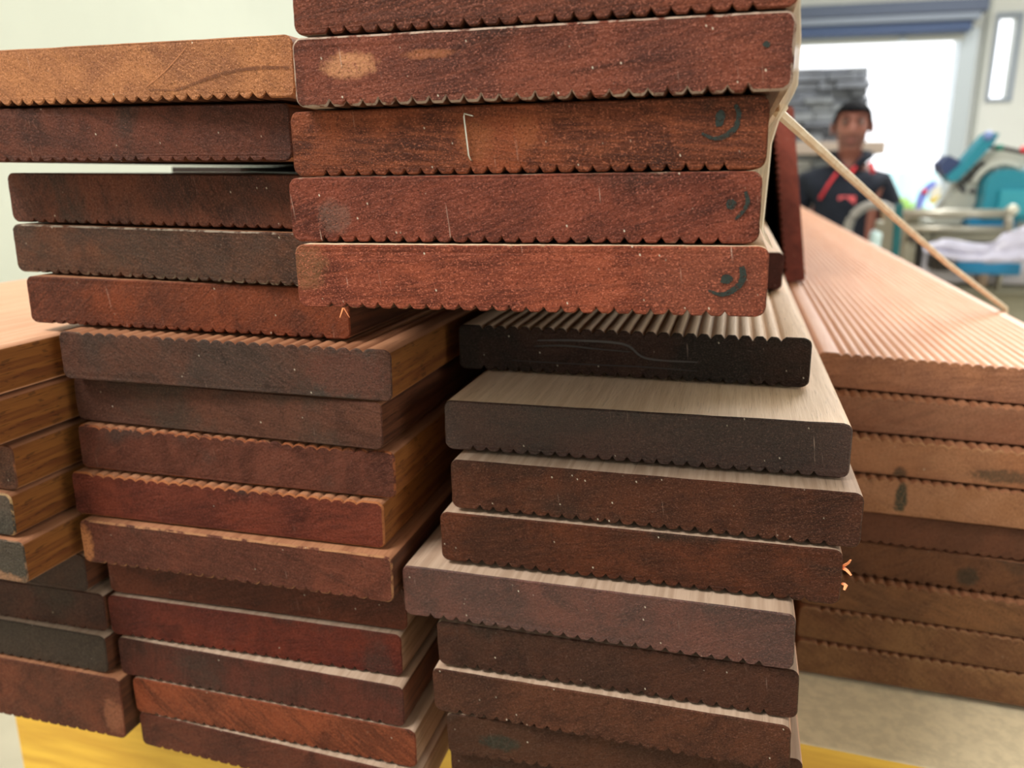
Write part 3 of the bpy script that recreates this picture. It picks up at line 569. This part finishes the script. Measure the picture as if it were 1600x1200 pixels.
# saw base: turntable and fence rails
bm = bmesh.new(); tube(bm, [at(1410, 333, 2.17), at(1580, 334, 2.17)], .011, 12); tube(bm, [at(1404, 357, 2.17), at(1574, 358, 2.17)], .008, 12)
tube(bm, [at(1577, 325, 2.17), at(1575, 362, 2.17)], .010, 10); sub('fence_rail', bm, m_sil, smooth=True)
bm = bmesh.new(); ico(bm, at(1582, 328, 2.165), .014, 2); sub('rail_knob', bm, plain('pale_metal_knob', 'd4d4c8', .3, .3), smooth=True)
bm = bmesh.new(); x0, z0 = P2(1505, 352, YS); x1, z1 = P2(1580, 340, YS); box(bm, (x0, YS-.05, z0), (x1, YS+.2, z1), 0, .004); sub('turntable', bm, m_blu)
# lettering on the guard
cu = bpy.data.curves.new('lettering', 'FONT'); cu.body = 'makita'; cu.size = .030; cu.extrude = .001; cu.offset = .0007; cu.align_x = 'CENTER'; cu.shear = .2
to = bpy.data.objects.new('lettering_tmp', cu); C.objects.link(to)
bpy.context.view_layer.update(); me = bpy.data.meshes.new_from_object(to.evaluated_get(bpy.context.evaluated_depsgraph_get())); bpy.data.objects.remove(to)
me.materials.clear(); me.materials.append(plain('lettering_grey', '34343c', .5)); me.name = 'lettering'
lo = bpy.data.objects.new('lettering', me); C.objects.link(lo); lo.parent = e; q = at(1520, 277, YS-.004)-e.location; lo.location = q; lo.rotation_euler = (math.pi/2, -R(49), 0)
# machine bench
YB = 2.2
e = empty('machine_bench', (at(1500, 450, YB).x, YB, 0), 'beige workshop bench with blue strips under the mitre saw', 'bench')
def bx(name, px0, py0, px1, py1, Y0, dep, m, bev=.004, label=None):
    a = at(px0, py1, Y0); b = at(px1, py0, Y0); bm = bmesh.new(); box(bm, (a.x, Y0, a.z), (b.x, Y0+dep, b.z), 0, bev); return sub(name, bm, m, None, label)
bx('column', 1404, 336, 1438, 470, YB, .35, m_bei)
bx('bed', 1404, 361, 1640, 376, YB+.12, .4, m_bei)
a_ = at(1404, 376, YB+.12); b_ = at(1640, 361, YB+.12); bm = bmesh.new(); box(bm, (at(1440, 361, 2.23).x, YB+.03, a_.z), (b_.x, YB+.119, b_.z), 0, .002); sub('bed_lip', bm, m_bei)
bx('blue_strip', 1490, 397, 1541, 404, YB, .02, m_blu); bx('blue_strip', 1492, 412, 1597, 428, YB, .02, m_blu)
bx('apron', 1438, 376, 1640, 440, YB+.03, .3, plain('pale_grey_apron', 'b9b8c4', .5)); bx('lower_panel', 1438, 440, 1660, 520, YB+.05, .3, plain('beige_lower_panel', 'a8a694', .6, noise=(8, .15)))
bx('motor_box', 1457, 388, 1491, 424, YB-.06, .08, m_dk, .008); bx('bracket', 1420, 371, 1436, 377, YB-.02, .04, m_dk); bx('bracket', 1452, 362, 1464, 374, YB+.03, .08, m_dk)
bx('bracket', 1528, 428, 1546, 448, YB+.0, .04, plain('brown_bracket', '8a7868', .6)); bx('bracket', 1560, 428, 1566, 455, YB+.0, .04, m_bei)
bx('drawer_rail', 1440, 452, 1640, 458, YB+.02, .03, plain('drawer_rail_grey', '8a897c', .6))  # thin rail, darker grey than the panel behind it
bm = bmesh.new(); z1 = at(1500, 516, YB+.05).z
for x in (at(1420, 400, YB).x, at(1640, 400, YB).x):
    for y in (YB+.04, YB+.33): box(bm, (x-.03, y-.03, 0), (x+.03, y+.03, z1), 0, .004)
sub('leg_frame', bm, m_bei)
# teal post, cyan tray, plastic sheet, wood offcut
bm = bmesh.new(); a = at(1400, 385, 2.02); b = at(1403, 318, 2.02); tube(bm, [(a.x-.005, 2.02, 0), (a.x, 2.02, a.z), (b.x+.003, 2.02, b.z)], .009, 10)
box(bm, (a.x-.05, 1.96, 0), (a.x+.05, 2.08, .03), 0, .005)
tag(obj('stand_post', bm, plain('dark_teal_paint', '155f66', .5)), 'thin dark teal upright post between the man and the bench', 'post')
bm = bmesh.new(); a = at(1514, 371, YB+.12); b = at(1572, 360, YB+.12); box(bm, (a.x, YB+.035, at(1514, 361, YB+.12).z+.001), (b.x, YB+.125, at(1514, 361, YB+.12).z+.012), 0, .003); 
tag(obj('tray', bm, m_cy), 'bright cyan plastic tray on the bench below the saw', 'tray')
bm = bmesh.new(); N_ = 18; G = []
bz = at(1500, 361, YB+.12).z
for i in range(N_+1):
    row = []
    for k in range(9):
        u = i/N_; v_ = k/8; top = at(1440+u*175, 384-26*u**1.5-8*math.sin(u*9), YB-.09)
        bot = at(1436+u*175, 392+14*min(1, u*3), YB-.09)
        q = top.lerp(bot, v_); q.y += -.012-.02*mnoise.noise(Vector((u*9, v_*4, 1)))-.03*v_; row.append(bm.verts.new(q))
    G.append(row)
for i in range(N_):
    for k in range(8): bm.faces.new((G[i][k], G[i+1][k], G[i+1][k+1], G[i][k+1]))
o = obj('plastic_sheet', bm, m_lil, smooth=True); o.modifiers.new('t', 'SOLIDIFY').thickness = .006
tag(o, 'crumpled lilac plastic sheet draped over the bench front', 'plastic sheet')
# hose loop and its holder in front of the man
bm = bmesh.new(); pts = []
for i in range(25):
    a = R(195-i*185/24); q = at(1368+44*math.cos(a), 366-46*math.sin(a), 3.2); pts.append(q)
pts = [Vector((pts[0].x, 3.2, .95+0*H)), Vector((pts[0].x, 3.2, pts[0].z-.08))]+pts+[Vector((pts[-1].x, 3.2, pts[-1].z-.1)), Vector((pts[-1].x, 3.2, .95))]
tube(bm, pts, .016, 10); tag(obj('hose', bm, plain('grey_hose', '8c8884', .5), smooth=True), 'grey hose bent in an arch in front of the man', 'hose')
bm = bmesh.new(); box(bm, (.35, 3.08, .88), (.95, 3.55, .95), 0, .006)
for x in (.38, .92):
    for y in (3.11, 3.52): box(bm, (x-.02, y-.02, 0), (x+.02, y+.02, .879), 0)
tag(obj('work_table', bm, plain('table_grey', '9a9890', .6)), 'grey work table in front of the man, mostly behind the light tan board', 'table')
bm = bmesh.new(); a = at(1386, 324, 3.3); b = at(1390, 372, 3.3); plate(bm, [(a.x-.012, a.z), (a.x+.012, a.z), (b.x+.012, .951), (b.x-.006, .951)], 3.3, 3.34); tag(obj('timber_offcut', bm, plain('offcut_wood', 'b08862', .6)), 'upright tan timber offcut beside the grey hose', 'offcut')
bm = bmesh.new(); a = at(1364, 384, 3.12); b = at(1394, 362, 3.12); box(bm, (a.x, 3.12, .951), (b.x, 3.24, b.z), 0, .02); tag(obj('spray_bottle', bm, plain('pale_aqua_plastic', 'cfeaf0', .3)), 'pale aqua container beside the man\'s hand', 'container')
# red lamp on the wall
q = at(1495, 238, 8.95); bm = bmesh.new(); ico(bm, (q.x, 8.93, q.z), .05, 2, (1, .8, 1.2)); box(bm, (q.x-.04, 8.96, q.z-.05), (q.x+.04, 9.0, q.z+.05)); tag(obj('wall_alarm', bm, m_red, smooth=True), 'small round red alarm on the end wall beside the roller door', 'alarm')

# ------------------------------------------------------------ the man
m_skin = NT('skin', .5); m_skin.col(lin('8c584c', 1.05)); m_skin = m_skin.m
m_beard = plain('stubble_skin', '7c5048', .7, k=1.0, noise=(120, .3)); m_lip = plain('lips', '824c48', .5, k=1.2)
m_shirt = plain('navy_black_polo', '20242f', .9, noise=(20, .15), gloss=.2); m_redc = plain('red_trim', 'd0323c', .7); m_hair = plain('black_hair', '0c0b10', .85, noise=(90, .3), gloss=.1); m_trou = plain('dark_trousers', '2a2c34', .85); m_shoe = plain('black_shoe', '1c1c1e', .6)
MX, MY = .47, 3.95
e = empty('person', (MX, MY, 0), 'man with short black hair, stubble and dark polo with red trim, facing the camera', 'person')
def skin(nodes, edges, sub_lv=2, root=0):
    me = bpy.data.meshes.new('s'); me.from_pydata([n[0] for n in nodes], edges, [])
    o = bpy.data.objects.new('s', me); C.objects.link(o); o.modifiers.new('s', 'SKIN')
    for i, n in enumerate(nodes):
        r = n[1]; me.skin_vertices[0].data[i].radius = r if isinstance(r, tuple) else (r, r)
        me.skin_vertices[0].data[i].use_root = (i == root)
    ss = o.modifiers.new('u', 'SUBSURF'); ss.levels = sub_lv; ss.render_levels = sub_lv
    bpy.context.view_layer.update(); m2 = bpy.data.meshes.new_from_object(o.evaluated_get(bpy.context.evaluated_depsgraph_get())); bpy.data.objects.remove(o)
    bm = bmesh.new(); bm.from_mesh(m2); return bm
# head is centred at (0,0,1.60); he faces -y (towards the boards), both hands on the table
N = [((0, 0, .95), (.16, .11)), ((0, 0, 1.10), (.145, .10)), ((0, .01, 1.28), (.165, .11)), ((0, .02, 1.40), (.13, .085)), ((0, .02, 1.47), (.054, .055)), ((0, -.002, 1.525), (.050, .060)), ((0, -.012, 1.57), (.066, .082)), ((0, -.002, 1.62), (.075, .093)), ((0, .004, 1.665), (.068, .085)), ((0, .004, 1.70), (.03, .04))]
E_ = [(i, i+1) for i in range(9)]
def chain(start, lst):
    last = start
    for n in lst: N.append(n); E_.append((last, len(N)-1)); last = len(N)-1
    return last
for sx in (-1, 1):
    wst = chain(3, [((sx*.145-.015, .02, 1.365), .056), ((sx*.192-.015, .02, 1.28), .052), ((sx*.212-.015, 0, 1.11), .042), ((sx*.19 if sx > 0 else -.16, -.17, 1.08), .036), ((sx*.10, -.31, 1.045), (.028, .022))])
    palm = chain(wst, [((sx*.08, -.36, 1.03), (.038, .014))])
    for k, (dx, L) in enumerate(((-.030, .060), (-.010, .070), (.011, .066), (.030, .052))):
        bx_ = sx*.08-sx*.01+dx
        chain(palm, [((bx_, -.395, 1.028), .0095), ((bx_, -.395-L*.5, 1.022), .0085), ((bx_-sx*.002, -.395-L*.85, 1.005), .0075), ((bx_-sx*.003, -.395-L, .992), .0062)])
    chain(palm, [((sx*.08-sx*.045, -.365, 1.025), .0105), ((sx*.08-sx*.062, -.395, 1.012), .009), ((sx*.08-sx*.066, -.42, 1.0), .0075)])
    chain(0, [((sx*.095, 0, .86), (.088, .09)), ((sx*.10, -.005, .50), (.058, .06)), ((sx*.10, .01, .30), .05), ((sx*.10, .02, .10), .036), ((sx*.105, -.03, .055), (.036, .03)), ((sx*.11, -.13, .035), (.04, .022))])
bmb = skin(N, E_, 2)
def push(v, c, r, d, sca=(1, 1, 1)):
    q = Vector(((v.co.x-c[0])/sca[0], (v.co.y-c[1])/sca[1], (v.co.z-c[2])/sca[2])); k = math.exp(-(q.length/r)**2); v.co += Vector(d)*k
hf = [f for f in bmb.faces if f.calc_center_median().z > 1.50]
bmesh.ops.subdivide_edges(bmb, edges=list({ed for f in hf for ed in f.edges}), cuts=2, use_grid_fill=True, smooth=.6)
for v in bmb.verts:
    if v.co.z > 1.50 and v.co.y < .02:
        push(v, (0, -.10, 1.60), .013, (0, -.024, -.004), (1, 2.5, 1.6)); push(v, (0, -.10, 1.583), .012, (0, -.012, 0), (1.3, 2.5, .8))
        for sx in (-1, 1): push(v, (sx*.032, -.09, 1.628), .016, (0, .013, 0), (1.3, 3, .8)); push(v, (sx*.03, -.09, 1.648), .014, (0, -.006, 0), (2, 3, .6)); push(v, (sx*.045, -.08, 1.60), .02, (sx*.003, -.006, 0))
        push(v, (0, -.09, 1.552), .014, (0, -.009, 0), (2, 2.5, .8)); push(v, (0, -.09, 1.515), .018, (0, -.014, 0), (1.4, 2.5, 1))
for sx in (-1, 1):     # ears fused to the head
    ico(bmb, (sx*.080, .008, 1.608), .02, 2, (.45, .8, 1.5))
for f in bmb.faces:
    c = f.calc_center_median(); f.smooth = True
    if c.z > 1.522 and c.z < 1.578 and c.y < -.045+.02*math.sin(c.z*300) and not (abs(c.x) < .03 and c.y < -.10 and c.z > 1.575): f.material_index = 1
    if abs(c.x) < .024 and abs(c.z-1.552) < .007 and c.y < -.08: f.material_index = 2
    if 1.02 < c.z < 1.47: pass
body = obj('body', bmb, [m_skin, m_beard, m_lip], e)
m_eye = plain('eye_white', '6a5650', .3); m_iris = plain('dark_iris', '20140e', .2)
for sx in (-1, 1):
    bm = bmesh.new(); ico(bm, (sx*.032, -.077, 1.627), .0120, 2, mi=0); ico(bm, (sx*.032, -.0885, 1.627), .0055, 2, (1, .7, 1), 1); obj('eye', bm, [m_eye, m_iris], e, True)
    bm = bmesh.new(); tube(bm, [(sx*.014, -.098, 1.645), (sx*.032, -.098, 1.652), (sx*.053, -.086, 1.646)], [.005, .0055, .003], 8, flat=.7); obj('eyebrow', bm, m_hair, e, True)
bm = bmesh.new(); bmesh.ops.create_uvsphere(bm, u_segments=32, v_segments=20, radius=1)
for v in bm.verts:
    n = v.co.normalized(); v.co = Vector((n.x*.081, .006+n.y*.102, 1.635+n.z*.090)); v.co += n*.004*mnoise.noise(v.co*60)
kill = [f for f in bm.faces if (lambda c: c.z < 1.60 or (c.y < -.03 and c.z < 1.672) or (c.y < .03 and c.z < 1.625))(f.calc_center_median())]
bmesh.ops.delete(bm, geom=kill, context='FACES'); o = obj('hair', bm, m_hair, e, True); o.modifiers.new('t', 'SOLIDIFY').thickness = .008
# polo shirt
NS = [((0, 0, .93), (.175, .135)), ((-.005, 0, 1.10), (.168, .125)), ((-.015, .01, 1.28), (.178, .128)), ((-.01, .02, 1.385), (.135, .092)), ((0, .016, 1.455), (.078, .076))]; ES = [(0, 1), (1, 2), (2, 3), (3, 4)]
for sx in (-1, 1):
    b0 = len(NS); NS += [((sx*.145-.015, .02, 1.365), .074), ((sx*.192-.015, .02, 1.28), .068), ((sx*.212-.015, .01, 1.14), .062)]; ES += [(3, b0), (b0, b0+1), (b0+1, b0+2)]
bms = skin(NS, ES, 2)
for f in bms.faces:
    c = f.calc_center_median(); f.smooth = True
obj('polo_shirt', bms, [m_shirt, m_redc], e)
bm = bmesh.new()
for sx in (-1, 1): tube(bm, [(sx*.012, -.085, 1.425), (sx*.05, -.06, 1.47), (sx*.082, .0, 1.495), (sx*.05, .075, 1.50), (0, .092, 1.50)], [.012, .018, .018, .018, .016], 8, flat=1.1)
obj('collar', bm, m_shirt, e, True)
bm = bmesh.new(); tube(bm, [(-.05, -.055, 1.475), (-.02, -.085, 1.435), (0, -.095, 1.40), (.02, -.085, 1.435), (.05, -.055, 1.475)], .011, 8); obj('collar_lining', bm, m_redc, e, True)
bm = bmesh.new(); tube(bm, [(-.045, -.098, 1.42), (-.075, -.112, 1.37), (-.105, -.125, 1.31)], .010, 6, flat=.6); obj('placket', bm, m_redc, e, True)
bm = bmesh.new(); tube(bm, [(.085, -.075, 1.465), (.10, -.085, 1.42)], .011, 6, flat=.6); obj('piping', bm, m_redc, e, True)
bm = bmesh.new(); box(bm, (-.03, -.142, 1.285), (.04, -.125, 1.325), 0, .004); obj('chest_emblem', bm, plain('pink_red_emblem', 'd85a60', .7), e)
NT_ = [((0, 0, .95), (.18, .13)), ((0, 0, .88), (.17, .125))]; ET = [(0, 1)]
for sx in (-1, 1):
    b0 = len(NT_); NT_ += [((sx*.10, 0, .80), (.10, .105)), ((sx*.10, 0, .50), (.078, .08)), ((sx*.10, .015, .12), (.062, .07))]; ET += [(1, b0), (b0, b0+1), (b0+1, b0+2)]
bmt = skin(NT_, ET, 2)
for f in bmt.faces: f.smooth = True
obj('trousers', bmt, m_trou, e)
for sx in (-1, 1):
    bm = bmesh.new(); ico(bm, (sx*.108, -.06, .045), .06, 3, (.85, 2.2, .72)); 
    for v in bm.verts: v.co.z = max(v.co.z, .003)
    obj('shoe', bm, m_shoe, e, True)
e.rotation_euler = (0, 0, R(-6))
